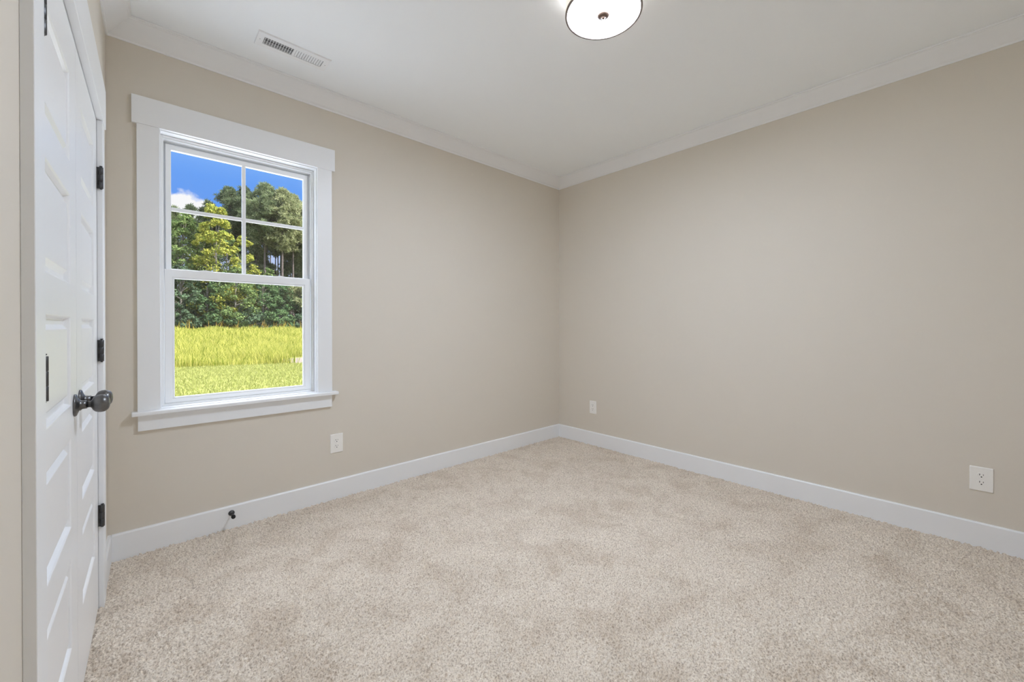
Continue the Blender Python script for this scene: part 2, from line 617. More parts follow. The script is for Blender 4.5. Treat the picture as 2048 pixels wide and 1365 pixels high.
def door_leaf(w, z0, z1):
    """five raised panels; local x 0..w, front face y=0 looking to -y"""
    mb = MB()
    T = 0.035
    a, b = 0.115, w - 0.115
    mb.quad((0, 0, z0), (a, 0, z0), (a, 0, z1), (0, 0, z1))
    mb.quad((b, 0, z0), (w, 0, z0), (w, 0, z1), (b, 0, z1))
    zs = [z1] + [z for p in PANELS for z in p] + [z0]
    for k in range(0, len(zs), 2):
        mb.quad((a, 0, zs[k + 1]), (b, 0, zs[k + 1]), (b, 0, zs[k]), (a, 0, zs[k]))
    steps = [(0, 0), (0.0025, 0.0006), (0.0055, 0.0035), (0.0095, 0.0125), (0.0120, 0.0135), (0.0235, 0.0135), (0.0248, 0.0125), (0.0350, 0.0036), (0.0365, 0.0030)]
    for t_, b_ in PANELS:
        loops = [[(a + i, d, b_ + i), (b - i, d, b_ + i), (b - i, d, t_ - i), (a + i, d, t_ - i)] for i, d in steps]
        for l0, l1 in zip(loops, loops[1:]):
            for k in range(4):
                k2 = (k + 1) % 4
                mb.quad(l0[k], l0[k2], l1[k2], l1[k])
        mb.quad(*loops[-1])
    mb.quad((0, T, z0), (0, T, z1), (w, T, z1), (w, T, z0))
    mb.quad((0, 0, z0), (0, 0, z1), (0, T, z1), (0, T, z0))
    mb.quad((w, 0, z0), (w, T, z0), (w, T, z1), (w, 0, z1))
    mb.quad((0, 0, z1), (w, 0, z1), (w, T, z1), (0, T, z1))
    mb.quad((0, 0, z0), (0, T, z0), (w, T, z0), (w, 0, z0))
    return mb


def hinge(parent, x, zc, side):
    """side -1: door lies to +x of the knuckle (near leaf); +1: door lies to -x"""
    h = 0.089
    mb = MB()
    ks = 3
    for k in range(ks):
        za = zc - h / 2 + k * h / ks + 0.0003
        zb = zc - h / 2 + (k + 1) * h / ks - 0.0003
        mb.lathe([(0.0066, 0), (0.0072, 0.0006), (0.0072, zb - za - 0.0006), (0.0066, zb - za)], (x, -0.0135, za), (0, 0, 1), 20)
    o = obj('hinge', mb, M['hinge'], parent)
    lm = MB()                                            # leaf let into the edge of the casing / jamb
    lm.box((x - side * -0.0015, -0.0135, zc - h / 2), (x - side * -0.0036, 0.0005, zc + h / 2))
    sm = MB()
    for dz in (-0.021, 0.021):
        sm.box((x + side * 0.0005, -0.0075, zc + dz - 0.009), (x + side * 0.0018, -0.0045, zc + dz + 0.009))
    obj('hinge_slots', sm, M['slot'], o)
    obj('hinge_leaf', lm, M['hinge'], o)
    pm = MB()
    pm.lathe([(0.0025, 0), (0.0042, 0.0015), (0.0052, 0.003), (0.0052, 0.0042), (0.003, 0.0052)], (x, -0.0135, zc + h / 2 + 0.0002), (0, 0, 1), 16)
    pm.lathe([(0.0030, 0), (0.0042, 0.0012), (0.0042, 0.0024), (0.002, 0.0036)], (x, -0.0135, zc - h / 2 - 0.0002), (0, 0, -1), 16)
    obj('hinge_pin', pm, M['hinge'], o)


def knob(parent, x, z):
    ros = [(0.0325, 0.0), (0.0325, 0.003), (0.0305, 0.0052), (0.024, 0.0075), (0.017, 0.0100), (0.0135, 0.0135), (0.0125, 0.018), (0.0122, 0.026)]
    o = obj('door_knob', MB().lathe([(0.0095, 0.0), (0.0095, 0.008), (0.012, 0.0105), (0.0185, 0.0135), (0.0235, 0.018), (0.0262, 0.0245), (0.0268, 0.031),
                                     (0.0258, 0.0375), (0.0225, 0.0435), (0.017, 0.0475), (0.0095, 0.0498), (0.002, 0.0505)], (x, -0.0255, z), (0, -1, 0), 40),
            M['pewter'], parent)
    obj('rosette', MB().lathe(ros, (x, -0.0002, z), (0, -1, 0), 40), M['pewter'], o)


DW = (OU1 - OU0) / 2 - 0.0045
HZ = [1.810, 1.089, 0.398]
for name, u, knob_x, hx, side, lab in (('door_1', OU0 + 0.003, DW - 0.055, 0.0035, -1, 'nearer white five-panel closet door, hinged on the left'),
                                       ('door_2', OU1 - 0.003 - DW, 0.055, DW - 0.0035, 1, 'farther white five-panel closet door, hinged beside the window wall')):
    p = P0 + dC * u
    d = empty(name, (p.x, p.y, 0), RZC, label=lab, cat='door', kind='structure')
    obj('door_leaf', door_leaf(DW, 0.018, 2.046), M['door'], d, recalc=True)
    for zc in HZ:
        hinge(d, hx, zc, side)
    knob(d, knob_x, 0.958)

# ------------------------------------------------------------------ window
w1 = empty('window_1', (0.4785, YA, 0), 0, label='white double-hung window with a four-light upper sash', cat='window', kind='structure')
c0 = 0.4785
X = lambda x: x - c0
Y = lambda y: y - YA
CTW = 0.019
obj('side_casing', MB().box((X(-0.005), 0, 0.748), (X(0.085), -CTW, 2.239)), M['trim'], w1, 0.0015)
obj('side_casing', MB().box((X(0.8745), 0, 0.748), (X(0.966), -CTW, 2.239)), M['trim'], w1, 0.0015)
obj('head_casing', MB().box((X(-0.024), 0, 2.239), (X(0.9855), -CTW - 0.003, 2.383)), M['trim'], w1, 0.0015)
obj('sill', MB().box((X(-0.028), 0.06, 0.727), (X(0.9985), -0.052, 0.748)), M['trim'], w1, 0.005, segs=3)
obj('apron', MB().box((X(-0.004), 0, 0.645), (X(0.965), -CTW, 0.727)), M['trim'], w1, 0.0015)
obj('jamb', MB().ring(X(0.0705), X(0.8905), 0.748, 2.2555, 0.0195, 0.0195, 0.004, 0.0205, 0.0, 0.148), M['trim'], w1, 0.001)
mb = MB()
mb.ring(X(0.091), X(0.870), 0.7525, 2.234, 0.0125, 0.0125, 0.012, 0.0165, 0.060, 0.140)
mb.ring(X(0.091), X(0.870), 0.7525, 2.234, 0.0065, 0.0065, 0.006, 0.008, 0.050, 0.060)
mb.ring(X(0.1035), X(0.8575), 0.7645, 2.2175, 0.016, 0.016, 0.012, 0.020, 0.122, 0.140)   # parting stop
obj('window_frame', mb, M['vinyl'], w1, 0.0012)
us = obj('upper_sash', MB().ring(X(0.1125), X(0.8445), 1.470, 2.2055, 0.024, 0.0255, 0.042, 0.0295, 0.094, 0.120), M['vinyl'], w1, 0.002)
obj('muntin', MB().box((X(0.4705), 0.096, 1.5125), (X(0.4910), 0.112, 2.1755)), M['vinyl'], us, 0.003)
obj('muntin', MB().box((X(0.137), 0.097, 1.836), (X(0.8185), 0.111, 1.8565)), M['vinyl'], us, 0.003)
obj('glass_pane', MB().quad((X(0.134), 0.104, 1.51), (X(0.821), 0.104, 1.51), (X(0.821), 0.104, 2.178), (X(0.134), 0.104, 2.178)), M['glass'], us, recalc=False)
lsb = MB()
lsb.ring(X(0.1055), X(0.8505), 0.7655, 1.506, 0.0325, 0.0325, 0.020, 0.0425, 0.062, 0.092)
lsb.ring(X(0.138), X(0.818), 0.7855, 1.4635, 0.010, 0.010, 0.010, 0.009, 0.067, 0.088)        # glazing bead
ls = obj('lower_sash', lsb, M['vinyl'], w1, 0.002)
obj('glass_pane', MB().quad((X(0.146), 0.077, 0.793), (X(0.810), 0.077, 0.793), (X(0.810), 0.077, 1.457), (X(0.146), 0.077, 1.457)), M['glass'], ls, recalc=False)
for lx in (0.288, 0.675):
    lk = MB()
    prof = [(-0.040, 0.0), (-0.032, 0.0035), (-0.016, 0.0060), (0.0, 0.0085), (0.014, 0.0060), (0.030, 0.0035), (0.038, 0.0)]
    n = len(prof)
    for yy in (0.066, 0.088):
        lk.v += [(X(lx) + a, yy, 1.5055 + b) for a, b in prof]
    for k in range(n):
        k2 = (k + 1) % n
        lk.f.append((k, k2, n + k2, n + k))
        lk.sm.append(False)
    lk.f += [tuple(range(n)), tuple(range(n, 2 * n))]
    lk.sm += [False, False]
    obj('sash_lock', lk, M['vinyl'], ls, 0.001)


# ------------------------------------------------------------------ outlets
def rounded(cx, cz, w, h, r, n=6):
    pts = []
    for (sx, sz, a0) in ((1, 1, 0), (-1, 1, 90), (-1, -1, 180), (1, -1, 270)):
        for k in range(n + 1):
            a = R(a0 + 90 * k / n)
            pts.append((cx + sx * (w / 2 - r) + r * math.cos(a), cz + sz * (h / 2 - r) + r * math.sin(a)))
    return pts


def slab(mb, pts, y0, y1, inset=0.0):
    n = len(pts)
    cx = sum(p[0] for p in pts) / n
    cz = sum(p[1] for p in pts) / n
    i = len(mb.v)
    mb.v += [(p[0], y0, p[1]) for p in pts]
    mb.v += [(cx + (p[0] - cx) * (1 - inset), y1, cz + (p[1] - cz) * (1 - inset)) for p in pts]
    for k in range(n):
        k2 = (k + 1) % n
        mb.f.append((i + k, i + k2, i + n + k2, i + n + k))
        mb.sm.append(False)
    mb.f += [tuple(i + k for k in range(n)), tuple(i + n + k for k in range(n))]
    mb.sm += [False, False]


def outlet(loc, rz, label, w=0.085, h=0.129):
    e = empty('wall_outlet', loc, rz, label=label, cat='outlet', group='duplex outlets low on the walls')
    pm = MB()
    a = rounded(0, 0, w, h, 0.003, 3)
    slab(pm, a, 0.0, -0.0025)
    slab(pm, a, -0.0025, -0.0060, 0.055)
    obj('cover_plate', pm, M['plate'], e, 0.0006)
    for sz in (0.0195, -0.0195):
        rm = MB()
        slab(rm, rounded(0, sz, 0.034, 0.029, 0.0125, 8), -0.0055, -0.0074, 0.02)
        r = obj('receptacle', rm, M['plate'], e, 0.0004)
        sm = MB()
        sm.box((-0.0078, -0.0070, sz + 0.0005), (-0.0054, -0.00755, sz + 0.0095))
        sm.box((0.0056, -0.0070, sz + 0.0012), (0.0076, -0.00755, sz + 0.0088))
        slab(sm, rounded(0, sz - 0.0068, 0.0056, 0.0056, 0.0026, 5), -0.0070, -0.00755)
        obj('socket_slots', sm, M['slot'], r)
    obj('screw', MB().lathe([(0.0032, 0), (0.0032, 0.0008), (0.0022, 0.0015)], (0, -0.0056, 0), (0, -1, 0), 16), M['plate'], e)
    return e


outlet((0.9995, YA, 0.3855), 0, 'white outlet on the window wall, below and right of the window')
outlet((XB, 2.423, 0.382), -math.pi / 2, 'small-looking white outlet on the right wall close to the far corner', 0.079, 0.127)
outlet((XB, -0.1005, 0.3715), -math.pi / 2, 'white outlet at the near end of the right wall, at the right edge')

# ------------------------------------------------------------------ door stop on the baseboard
ds = empty('door_stop', (0.397, YA - BT, 0.098), 0, label='small black door stop screwed to the baseboard below the window', cat='door stop')
obj('base', MB().lathe([(0.0155, 0), (0.0155, 0.003), (0.013, 0.006), (0.008, 0.009), (0.0055, 0.013)], (0, 0.0003, 0), (0, -1, 0), 28), M['hinge'], ds)
obj('rod', MB().lathe([(0.0045, 0), (0.0038, 0.01), (0.0038, 0.040), (0.0045, 0.046)], (0, -0.012, 0), (0, -1, 0), 20), M['hinge'], ds)
obj('bumper', MB().lathe([(0.007, 0), (0.0105, 0.002), (0.011, 0.008), (0.0100, 0.015), (0.007, 0.018), (0.002, 0.019)], (0, -0.057, 0), (0, -1, 0), 24), M['black'], ds)

# ------------------------------------------------------------------ ceiling register
vx, vy = 0.650, 2.523
ve = empty('ceiling_vent', (vx, vy, CH), 0, label='white rectangular air register set in the ceiling above the window', cat='vent')
LX, LY = 0.183, 0.067


def hring(mb, x0, x1, y0, y1, w, z0, z1, ins=0.0):
    o = [(x0, y0), (x1, y0), (x1, y1), (x0, y1)]
    n = [(x0 + w, y0 + w), (x1 - w, y0 + w), (x1 - w, y1 - w), (x0 + w, y1 - w)]
    o2 = [(x0 + ins, y0 + ins), (x1 - ins, y0 + ins), (x1 - ins, y1 - ins), (x0 + ins, y1 - ins)]
    i = len(mb.v)
    mb.v += [(p[0], p[1], z1) for p in o] + [(p[0], p[1], z1) for p in n]
    mb.v += [(p[0], p[1], z0) for p in o2] + [(p[0], p[1], z0) for p in n]
    for k in range(4):
        j = (k + 1) % 4
        for f in ((k, j, 4 + j, 4 + k), (8 + k, 12 + k, 12 + j, 8 + j), (k, 8 + k, 8 + j, j), (4 + k, 4 + j, 12 + j, 12 + k)):
            mb.f.append(tuple(i + q for q in f))
            mb.sm.append(False)


fm = MB()
hring(fm, -LX, LX, -LY, LY, 0.034, -0.0075, 0.0, 0.003)
fm.box((-0.006, -LY + 0.033, -0.0063), (0.006, LY - 0.033, -0.001))
obj('frame', fm, M['vent'], ve, 0.0006)
bx = MB()
bx.quad((-LX + 0.03, -LY + 0.03, -0.0006), (LX - 0.03, -LY + 0.03, -0.0006), (LX - 0.03, LY - 0.03, -0.0006), (-LX + 0.03, LY - 0.03, -0.0006))
obj('duct_backing', bx, M['duct'], ve, recalc=False)
obj('damper_rod', MB().box((-LX + 0.036, -0.004, -0.0024), (-0.007, 0.000, -0.0008)), M['rod'], ve)
pitch = (LX - 0.036 - 0.007) / 11
for k in range(22):
    left = k < 11
    xk = (-LX + 0.036 + pitch * (k + 0.5)) if left else (0.007 + pitch * (k - 11 + 0.5))
    lm = MB()
    ya, yb = -LY + 0.0335, LY - 0.0335
    if left:           # blade seen on edge: thin, open between
        pts = [(xk - 0.0046, -0.0062), (xk - 0.0022, -0.0062), (xk - 0.0008, -0.0012), (xk - 0.0030, -0.0012)]
    else:              # blade seen on its face: covers the gap
        pts = [(xk - 0.0046, -0.0022), (xk - 0.0036, -0.0016), (xk + 0.0046, -0.0056), (xk + 0.0042, -0.0063)]
    for y_ in (ya, yb):
        lm.v += [(p[0], y_, p[1]) for p in pts]
    for q in range(4):
        q2 = (q + 1) % 4
        lm.f.append((q, q2, 4 + q2, 4 + q))
        lm.sm.append(False)
    lm.f += [(0, 1, 2, 3), (4, 5, 6, 7)]
    lm.sm += [False, False]
    obj('louver', lm, M['vent'], ve)
for sx in (-1, 1):
    obj('screw', MB().lathe([(0.0036, 0), (0.0036, 0.0006), (0.0024, 0.0014)], (sx * (LX - 0.017), 0, -0.0062), (0, 0, -1), 16), M['duct'], ve)

# ------------------------------------------------------------------ ceiling light
lx, ly, lr, lz = 1.536, 1.068, 0.167, 2.590
le = empty('ceiling_light', (lx, ly, CH), 0, label='round drum flush-mount ceiling light, lit, with a dark finial', cat='ceiling light')
Z = lz - CH
obj('drum_shade', MB().lathe([(lr, Z + 0.005), (lr, -0.014)], (0, 0, 0), (0, 0, 1), 96, False, False), M['shade'], le, recalc=False)
obj('diffuser', MB().lathe([(lr - 0.008, Z + 0.0045), (lr - 0.0125, Z + 0.0005), (lr - 0.03, Z - 0.004), (0.10, Z - 0.006), (0.05, Z - 0.007), (0.0005, Z - 0.0075)], (0, 0, 0), (0, 0, 1), 96, False, True), M['diffuser'], le, recalc=True)
obj('rim', MB().lathe([(lr + 0.0015, Z + 0.008), (lr + 0.0015, Z), (lr + 0.0005, Z - 0.0010), (lr - 0.0070, Z - 0.0010), (lr - 0.0080, Z + 0.0005), (lr - 0.0080, Z + 0.008), (lr + 0.0015, Z + 0.008)], (0, 0, 0), (0, 0, 1), 96, False, False), M['rim'], le)
obj('canopy', MB().lathe([(0.065, 0.0), (0.065, -0.012), (0.055, -0.020), (0.02, -0.024)], (0, 0, 0), (0, 0, 1), 48), M['rim'], le)
obj('finial', MB().lathe([(0.0275, 0.0), (0.0280, -0.0035), (0.0255, -0.0070), (0.017, -0.0095), (0.0080, -0.0105), (0.0075, -0.0145), (0.0045, -0.0165), (0.001, -0.0170)],
                         (0, 0, Z - 0.0060), (0, 0, 1), 40), M['bronze'], le)
for a in (0.4, 2.5, 4.6):
    bd = bpy.data.lights.new('bulb', 'POINT')
    bd.energy = BULB
    bd.shadow_soft_size = 0.02
    bd.color = (1.0, 0.84, 0.68)
    bo = bpy.data.objects.new('bulb', bd)
    COL.objects.link(bo)
    bo.parent = le
    bo.location = (0.09 * math.cos(a), 0.09 * math.sin(a), -0.075)

# ------------------------------------------------------------------ outside
rng = np.random.default_rng(11)


def gz(x, y):
    """lie of the land beyond the house"""
    t = np.clip((np.asarray(y, float) - 20.0) / 32.0, 0, 1.2)
    return -0.5 + 1.15 * t * t * (3 - 2 * np.clip(t, 0, 1)) * 1.0


EDGE = lambda x: 20.9 - 0.27 * x            # where mown lawn meets tall grass


def ground():
    xs = np.linspace(-30, 60, 46)
    ys = np.concatenate([np.linspace(3.1, 20, 12), np.linspace(21.5, 120, 50)])
    X_, Y_ = np.meshgrid(xs, ys, indexing='ij')
    V = np.stack([X_.ravel(), Y_.ravel(), gz(X_, Y_).ravel()], 1)
    i = np.arange(len(xs) * len(ys)).reshape(len(xs), len(ys))
    F = np.stack([i[:-1, :-1].ravel(), i[1:, :-1].ravel(), i[1:, 1:].ravel(), i[:-1, 1:].ravel()], 1)
    tag(npobj('ground', V, F, M['soil'], smooth=True), 'gently rising ground under field and wood', 'ground', kind='structure')
    xs = np.linspace(-14, 26, 41)
    V, F = [], []
    for k, x in enumerate(xs):
        V += [(x, 3.1, -0.485), (x, float(EDGE(x)), -0.485)]
        if k:
            F.append((2 * k - 2, 2 * k, 2 * k + 1, 2 * k - 1))
    tag(npobj('lawn', np.array(V), np.array(F), M['lawnbase']), 'mown light green lawn just outside the window', 'lawn', kind='structure')


ground()
tag(obj('bounce_slab', MB().box((-5.0, 3.06, -0.6), (9.0, 9.2, -0.44)), M['bounce_pale'], None, 0.01), 'added pale slab, unseen below the window, bouncing daylight to the ceiling', 'bounce_slab', kind='structure')  # added out of view to throw daylight up onto the ceiling


def blades(name, px, py, pz, h, w, lean, m, bend=0.35, **kw):
    """one tapered, bent blade (two quads -> quad + tri as quads) per root point"""
    n = len(px)
    a = rng.random(n) * 2 * np.pi
    ca, sa = np.cos(a), np.sin(a)
    b = rng.random(n) * 2 * np.pi
    ld = lean * rng.random(n) * h
    V = np.zeros((n, 5, 3))
    for k, (t, ww) in enumerate(((0, 1), (0, -1), (0.6, -0.8), (0.6, 0.8))):
        V[:, k, 0] = px + ca * w * ww / 2 + np.cos(b) * ld * t * t
        V[:, k, 1] = py + sa * w * ww / 2 + np.sin(b) * ld * t * t
        V[:, k, 2] = pz + h * t
    V[:, 4, 0] = px + np.cos(b) * ld
    V[:, 4, 1] = py + np.sin(b) * ld
    V[:, 4, 2] = pz + h
    base = (np.arange(n) * 5)[:, None]
    F = np.concatenate([base + np.array([0, 1, 2]), base + np.array([0, 2, 3]), base + np.array([3, 2, 4])])
    return npobj(name, V.reshape(-1, 3), F, m)


def scatter(n, x0, x1, y0, y1):
    return x0 + (x1 - x0) * rng.random(n), y0 + (y1 - y0) * rng.random(n)


# short turf
x, y = scatter(60000, -2.5, 9, 8, 21.5)
k = y < EDGE(x) - 0.05
x, y = x[k], y[k]
tag(blades('lawn_grass', x, y, np.full(len(x), -0.49), 0.05 + 0.06 * rng.random(len(x)), 0.022, 0.9, M['lawn']),
    'short mown grass blades of the lawn', 'grass', kind='stuff')

# tall grass field, denser and shorter bladed near its front edge
xs, ys = [], []
for (n, x0, x1, y0, y1) in ((26000, -4, 13, 18.0, 25), (30000, -5, 17, 25, 36), (30000, -6, 22, 36, 52)):
    a, b = scatter(n, x0, x1, y0, y1)
    xs.append(a)
    ys.append(b)
x, y = np.concatenate(xs), np.concatenate(ys)
wob = 0.25 * np.sin(x * 3.1) + 0.18 * np.sin(x * 7.3 + 1)
sandy = ((x - 6.3) / 1.35) ** 2 + ((y - 21.0) / 2.3) ** 2 < 1
k = (y > EDGE(x) + 0.1 * wob) & ~sandy
x, y = x[k], y[k]
far = np.clip((y - 22) / 28, 0, 1)
h = (0.45 + 0.42 * rng.random(len(x))) * (1 - 0.25 * far)
clump = 0.75 + 0.35 * np.sin(x * 1.7 + 2 * np.sin(y * 0.6)) * np.sin(y * 0.9 + x * 0.4)
tag(blades('field_grass', x, y, gz(x, y) - 0.02, h * clump, 0.022 + 0.05 * far, 0.75, M['field']),
    'tall yellow-green grass filling the field', 'grass', kind='stuff')

# bare patch
mb = MB()
ring = [(6.3 + 1.3 * math.cos(t) * (1 + 0.1 * math.sin(3 * t)), 21.0 + 2.1 * math.sin(t) * (1 + 0.1 * math.cos(2 * t))) for t in np.linspace(0, 2 * math.pi, 33)[:-1]]
i = len(mb.v)
mb.v.append((6.3, 21.0, float(gz(0, 21)) + 0.09))
mb.v += [(6.3 + (a - 6.3) * 0.6, 21 + (b - 21) * 0.6, float(gz(0, 21 + (b - 21) * .6)) + 0.075) for a, b in ring]
mb.v += [(a, b, float(gz(0, b)) + 0.0) for a, b in ring]
n = len(ring)
for k in range(n):
    k2 = (k + 1) % n
    mb.f += [(0, 1 + k, 1 + k2), (1 + k, 1 + n + k, 1 + n + k2, 1 + k2)]
    mb.sm += [True, True]
tag(obj('sand_patch', mb, M['sand']), 'pale bare sandy patch between lawn and tall grass at the right', 'sand')

# weeds standing along the far edge of the field
x, y = scatter(900, -5, 20, 49.5, 52.5)
k = np.sin(x * 2.3) + np.sin(x * 5.1 + 1) + 0.8 * rng.random(len(x)) > 0.1
x, y = x[k], y[k]
tag(blades('weeds', x, y, gz(x, y) - 0.02, 0.6 + 0.75 * rng.random(len(x)), 0.11, 0.7, M['weed']),
    'orange and yellow weeds along the far edge of the field', 'weeds', kind='stuff')


def leaf_cloud(C, spread, n_per, size, aspect=1.0, up=0.35):
    """leaves around the clump centres C (k,3); spread radius (k,)"""
    k = len(C)
    n = k * n_per
    ci = np.repeat(np.arange(k), n_per)
    d = rng.normal(size=(n, 3))
    d /= np.linalg.norm(d, axis=1)[:, None]
    r = spread[ci] * (0.45 + 0.55 * rng.random(n)) 
    P = C[ci] + d * r[:, None] * np.array([1, 1, 0.75])
    nrm = d * 0.7 + rng.normal(size=(n, 3)) * 0.55 + np.array([0, 0, up])
    nrm /= np.linalg.norm(nrm, axis=1)[:, None]
    t = np.cross(nrm, rng.normal(size=(n, 3)))
    t /= np.linalg.norm(t, axis=1)[:, None] + 1e-9
    b = np.cross(nrm, t)
    s = size * (0.6 + 0.8 * rng.random(n))[:, None]
    V = np.stack([P - t * s * 0.5, P + b * s * 0.5 * aspect * 0.7, P + t * s * 0.5, P - b * s * 0.5 * aspect * 0.7], 1).reshape(-1, 3)
    F = np.arange(n * 4).reshape(n, 4)
    return V, F


def needle_cloud(C, spread, n_per, ln, wd):
    """stiff needle tufts radiating from each shoot tip"""
    k = len(C)
    n = k * n_per
    ci = np.repeat(np.arange(k), n_per)
    d = rng.normal(size=(n, 3)) + np.array([0, 0, 0.35])
    d /= np.linalg.norm(d, axis=1)[:, None]
    t = np.cross(d, rng.normal(size=(n, 3)))
    t /= np.linalg.norm(t, axis=1)[:, None] + 1e-9
    L_ = (ln * (0.7 + 0.6 * rng.random(n)))[:, None]
    P = C[ci]
    V = np.stack([P - t * wd * 0.35, P + d * L_ * 0.6 - t * wd * 0.5, P + d * L_, P + d * L_ * 0.6 + t * wd * 0.5], 1).reshape(-1, 3)
    F = np.arange(n * 4).reshape(n, 4)
    return V, F


def trunk_mb(h, r0, r1, wob, seg=9, n=10, seed=0):
    rs = random.Random(seed)
    mb = MB()
    px = py = 0
    for j in range(seg + 1):
        t = j / seg
        if j:
            px += rs.uniform(-wob, wob)
            py += rs.uniform(-wob, wob)
        for k in range(n):
            a = 2 * math.pi * k / n
            r = r0 + (r1 - r0) * t + (0.25 * r0 if j == 0 else 0)
            mb.v.append((px + r * math.cos(a), py + r * math.sin(a), h * t - (0.3 if j == 0 else 0)))
    for j in range(seg):
        for k in range(n):
            k2 = (k + 1) % n
            mb.f.append((j * n + k, j * n + k2, (j + 1) * n + k2, (j + 1) * n + k))
            mb.sm.append(True)
    mb.f.append(tuple((seg) * n + k for k in range(n)))
    mb.sm.append(True)
    return mb


def limbs_mb(tips, roots, r=0.05, mb=None):
    mb = mb or MB()
    for t, o in zip(tips, roots):
        a, b = Vector(o), Vector(t)
        d = (b - a)
        if d.length < 0.2:
            continue
        mb.lathe([(r, 0), (r * 0.35, d.length)], a, d, 5, False, True)
    return mb


def pine(x, y, H, crown0, rad, m, label, group, n_b=95, tr=0.2, n_per=26, ln=0.42, wd=0.075):
    """tall bare trunk, rounded open crown of whorled boughs"""
    z0 = float(gz(x, y))
    e = empty('pine_tree', (x, y, z0), rng.random() * 6.28, label=label, cat='tree', group=group)
    tm = trunk_mb(H * 0.97, tr, tr * 0.3, 0.012, seed=int(x * 100))
    tips, roots, cl = [], [], []
    for k in range(n_b):
        t = rng.random() ** 0.85
        z = H * (crown0 + (1 - crown0) * t)
        rr = rad * (math.sin(math.pi * min(1, 0.16 + 0.86 * t)) ** 0.7) * (0.6 + 0.5 * rng.random())
        a = rng.random() * 6.28
        tip = np.array([rr * math.cos(a), rr * math.sin(a), z + 0.18 * rr])
        tips.append(tip)
        roots.append(np.array([0, 0, z - 0.15 * rr]))
        for q in range(7):
            f = 0.45 + 0.55 * ((q + rng.random()) / 7) ** 0.6
            cl.append(roots[-1] * (1 - f) + tip * f + rng.normal(size=3) * np.array([0.20, 0.20, 0.15]))
    cl.append(np.array([0, 0, H]))
    obj('trunk', limbs_mb(tips, roots, 0.045, tm), M['bark'], e, recalc=False)
    V, F = needle_cloud(np.array(cl), None, n_per, ln, wd)
    npobj('needles', V, F, m, e)
    return e


def broadleaf(name, x, y, H, rad, m, label, group=None, base=0.12, n_c=170, n_per=60, size=0.24, tr=0.13, shape=1.0, pointed=0.0, cat='tree'):
    z0 = float(gz(x, y))
    e = empty(name, (x, y, z0), rng.random() * 6.28, label=label, cat=cat, group=group)
    tm = trunk_mb(H * 0.85, tr, tr * 0.25, 0.012, seed=int(x * 100) + 7)
    cl, sp, roots = [], [], []
    for k in range(n_c):
        t = rng.random()
        z = H * (base + (1 - base) * t)
        prof = (math.sin(math.pi * min(1, 0.22 + 0.76 * t)) ** 0.6) * (1 - pointed * t)
        rr = rad * prof * (0.55 + 0.5 * rng.random())
        a = rng.random() * 6.28
        cl.append((rr * math.cos(a), rr * math.sin(a), z - 0.05 * H * prof * rng.random()))
        roots.append((0, 0, min(z * 0.75, H * 0.8)))
        sp.append(rad * (0.16 + 0.14 * rng.random()) * (0.45 + 0.55 * prof))
    obj('trunk', limbs_mb(cl[::4], roots[::4], 0.035, tm), M['bark2'], e, recalc=False)
    V, F = leaf_cloud(np.array(cl), np.array(sp), n_per, size)
    npobj('foliage', V, F, m, e)
    return e


PG = 'tall pines of the wood beyond the field'
# x, y, height, crown base, crown radius, needles, label
PINES = [
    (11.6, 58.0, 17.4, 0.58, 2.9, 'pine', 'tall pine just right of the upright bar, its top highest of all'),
    (13.3, 57.0, 17.0, 0.56, 2.7, 'pinewarm', 'tall pine with a pale crown, needles coloured as sunlit, middle of the right-hand panes'),
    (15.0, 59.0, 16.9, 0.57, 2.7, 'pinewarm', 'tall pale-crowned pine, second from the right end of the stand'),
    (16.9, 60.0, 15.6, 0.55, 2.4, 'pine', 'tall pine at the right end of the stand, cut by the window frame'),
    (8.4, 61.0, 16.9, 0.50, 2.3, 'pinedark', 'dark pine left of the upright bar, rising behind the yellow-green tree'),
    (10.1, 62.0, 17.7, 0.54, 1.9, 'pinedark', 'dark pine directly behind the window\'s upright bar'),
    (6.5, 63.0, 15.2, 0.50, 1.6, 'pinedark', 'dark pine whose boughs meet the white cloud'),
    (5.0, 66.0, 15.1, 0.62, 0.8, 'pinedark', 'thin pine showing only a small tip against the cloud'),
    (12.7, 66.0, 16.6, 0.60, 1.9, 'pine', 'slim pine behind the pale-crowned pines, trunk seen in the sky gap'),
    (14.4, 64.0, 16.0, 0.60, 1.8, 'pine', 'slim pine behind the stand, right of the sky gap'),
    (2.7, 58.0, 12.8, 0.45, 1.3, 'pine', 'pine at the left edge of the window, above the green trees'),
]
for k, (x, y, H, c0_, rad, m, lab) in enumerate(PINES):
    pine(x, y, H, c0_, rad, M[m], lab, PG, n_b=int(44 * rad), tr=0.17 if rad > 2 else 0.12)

# bare poles of more pines inside the stand
for k in range(24):
    x = 9.8 + 8.4 * (k + rng.random() * 0.8) / 24
    y = 60.5 + 8 * rng.random()
    pine(x, y, 15.5 + 2 * rng.random(), 0.72, 1.3, M['pine'], 'thin dark pine trunk among those filling the sky gap on the right', 'thin pine trunks in the sky gap',
         n_b=34, tr=0.08 + 0.05 * rng.random())

for x, y, H, lab in ((10.9, 59.5, 10.6, 'half-grown pine under the tall stand, just right of the upright bar'), (12.2, 63.0, 9.4, 'half-grown pine left of the sky gap in the stand'),
                     (15.4, 61.5, 11.0, 'half-grown pine right of the sky gap in the stand'), (17.0, 62.5, 11.5, 'half-grown pine at the right end of the stand'),
                     (13.9, 66.0, 8.6, 'half-grown pine low in the sky gap of the stand')):
    pine(x, y, H, 0.4, 1.25, M['pine'], lab, 'half-grown pines inside the stand', n_b=52, tr=0.07, n_per=36)

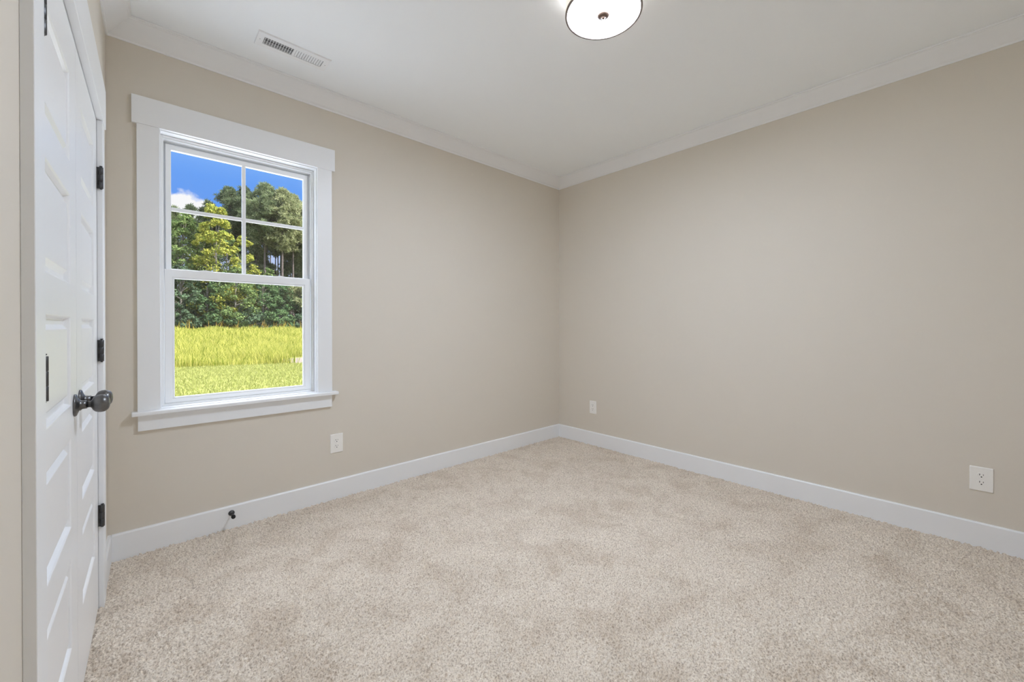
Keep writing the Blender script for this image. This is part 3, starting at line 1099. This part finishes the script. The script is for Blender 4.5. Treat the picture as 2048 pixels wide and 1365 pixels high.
BG = 'broadleaf trees at the edge of the field'
broadleaf('leafy_tree', 6.05, 52.8, 13.5, 2.7, M['yellow'], 'bright yellow-green leafy tree left of the upright bar', BG, base=0.10, n_c=120, n_per=110, size=0.22, pointed=0.34)
broadleaf('leafy_tree', 8.7, 54.0, 10.6, 1.9, M['yellow'], 'smaller yellow-green tree just left of the upright bar', BG, base=0.12, n_c=70, n_per=80, size=0.2, pointed=0.3)
broadleaf('leafy_tree', 7.5, 56.5, 10.2, 2.2, M['green'], 'green tree behind and between the two yellow-green trees', BG, base=0.1, n_c=110, n_per=60, size=0.22)
broadleaf('leafy_tree', 3.4, 54.5, 12.2, 2.6, M['green'], 'mid-green leafy tree at the left side of the window', BG, base=0.06, n_c=200, n_per=60, size=0.22, pointed=0.25)
broadleaf('leafy_tree', 5.3, 55.5, 11.4, 2.0, M['green'], 'green leafy tree between the left green tree and the yellow-green one', BG, base=0.1, n_c=130, n_per=60, size=0.22, pointed=0.25)
broadleaf('leafy_tree', 1.2, 56.0, 11.0, 2.5, M['green'], 'green leafy tree beyond the left edge of the glass', BG, base=0.06, n_c=120, n_per=50, size=0.24)
broadleaf('leafy_tree', 7.6, 51.8, 6.6, 2.1, M['green'], 'rounded green tree at the field edge below the yellow-green tree', BG, base=0.02, n_c=130, n_per=64, size=0.2)
broadleaf('leafy_tree', 10.3, 52.4, 5.8, 1.8, M['dkgreen'], 'deep green low tree below the upright bar', BG, base=0.02, n_c=110, n_per=60, size=0.2)
broadleaf('leafy_tree', 3.1, 51.8, 6.4, 1.9, M['bluegreen'], 'dusky green low tree at the lower left of the window', BG, base=0.02, n_c=120, n_per=60, size=0.2)
broadleaf('leafy_tree', 5.2, 52.2, 5.4, 1.7, M['dkgreen'], 'deep green low tree between the two lower left trees', BG, base=0.02, n_c=100, n_per=60, size=0.2)
broadleaf('leafy_tree', 12.6, 53.0, 5.6, 1.9, M['dkgreen'], 'deep green low tree beneath the sky gap', BG, base=0.02, n_c=120, n_per=60, size=0.2)
broadleaf('leafy_tree', 15.2, 52.6, 5.2, 1.9, M['bluegreen'], 'dusky green low tree at the lower right of the window', BG, base=0.02, n_c=120, n_per=60, size=0.2)
broadleaf('leafy_tree', 17.4, 54.0, 6.8, 2.0, M['dkgreen'], 'deep green tree beyond the right edge of the glass', BG, base=0.02, n_c=100, n_per=50, size=0.22)
broadleaf('leafy_tree', 11.6, 56.5, 7.2, 1.6, M['green'], 'green tree at the foot of the pines left of the sky gap', BG, base=0.1, n_c=90, n_per=60, size=0.2)
pine(14.0, 52.2, 5.2, 0.45, 1.5, M['pinewarm'], 'young pale yellow-green pine standing in front of the dark trees', None, n_b=48, tr=0.08, n_per=40)
for k, (x, y, h_, lab) in enumerate([(2.6, 50.9, 2.6, 'leftmost low bush on the far edge of the field'), (6.2, 51.0, 2.2, 'low bush on the far field edge under the yellow-green tree'),
                                     (9.0, 51.0, 2.4, 'low bush on the far field edge left of the upright bar'), (11.6, 51.0, 2.3, 'low bush on the far field edge right of the upright bar'),
                                     (14.0, 51.1, 2.0, 'rightmost low bush on the far edge of the field')]):
    broadleaf('bush', x, y, h_, 1.5, M['dkgreen' if k % 2 else 'bluegreen'], lab, 'bushes along the field edge', base=0.0, n_c=60, n_per=50, size=0.17, tr=0.05, cat='bush')

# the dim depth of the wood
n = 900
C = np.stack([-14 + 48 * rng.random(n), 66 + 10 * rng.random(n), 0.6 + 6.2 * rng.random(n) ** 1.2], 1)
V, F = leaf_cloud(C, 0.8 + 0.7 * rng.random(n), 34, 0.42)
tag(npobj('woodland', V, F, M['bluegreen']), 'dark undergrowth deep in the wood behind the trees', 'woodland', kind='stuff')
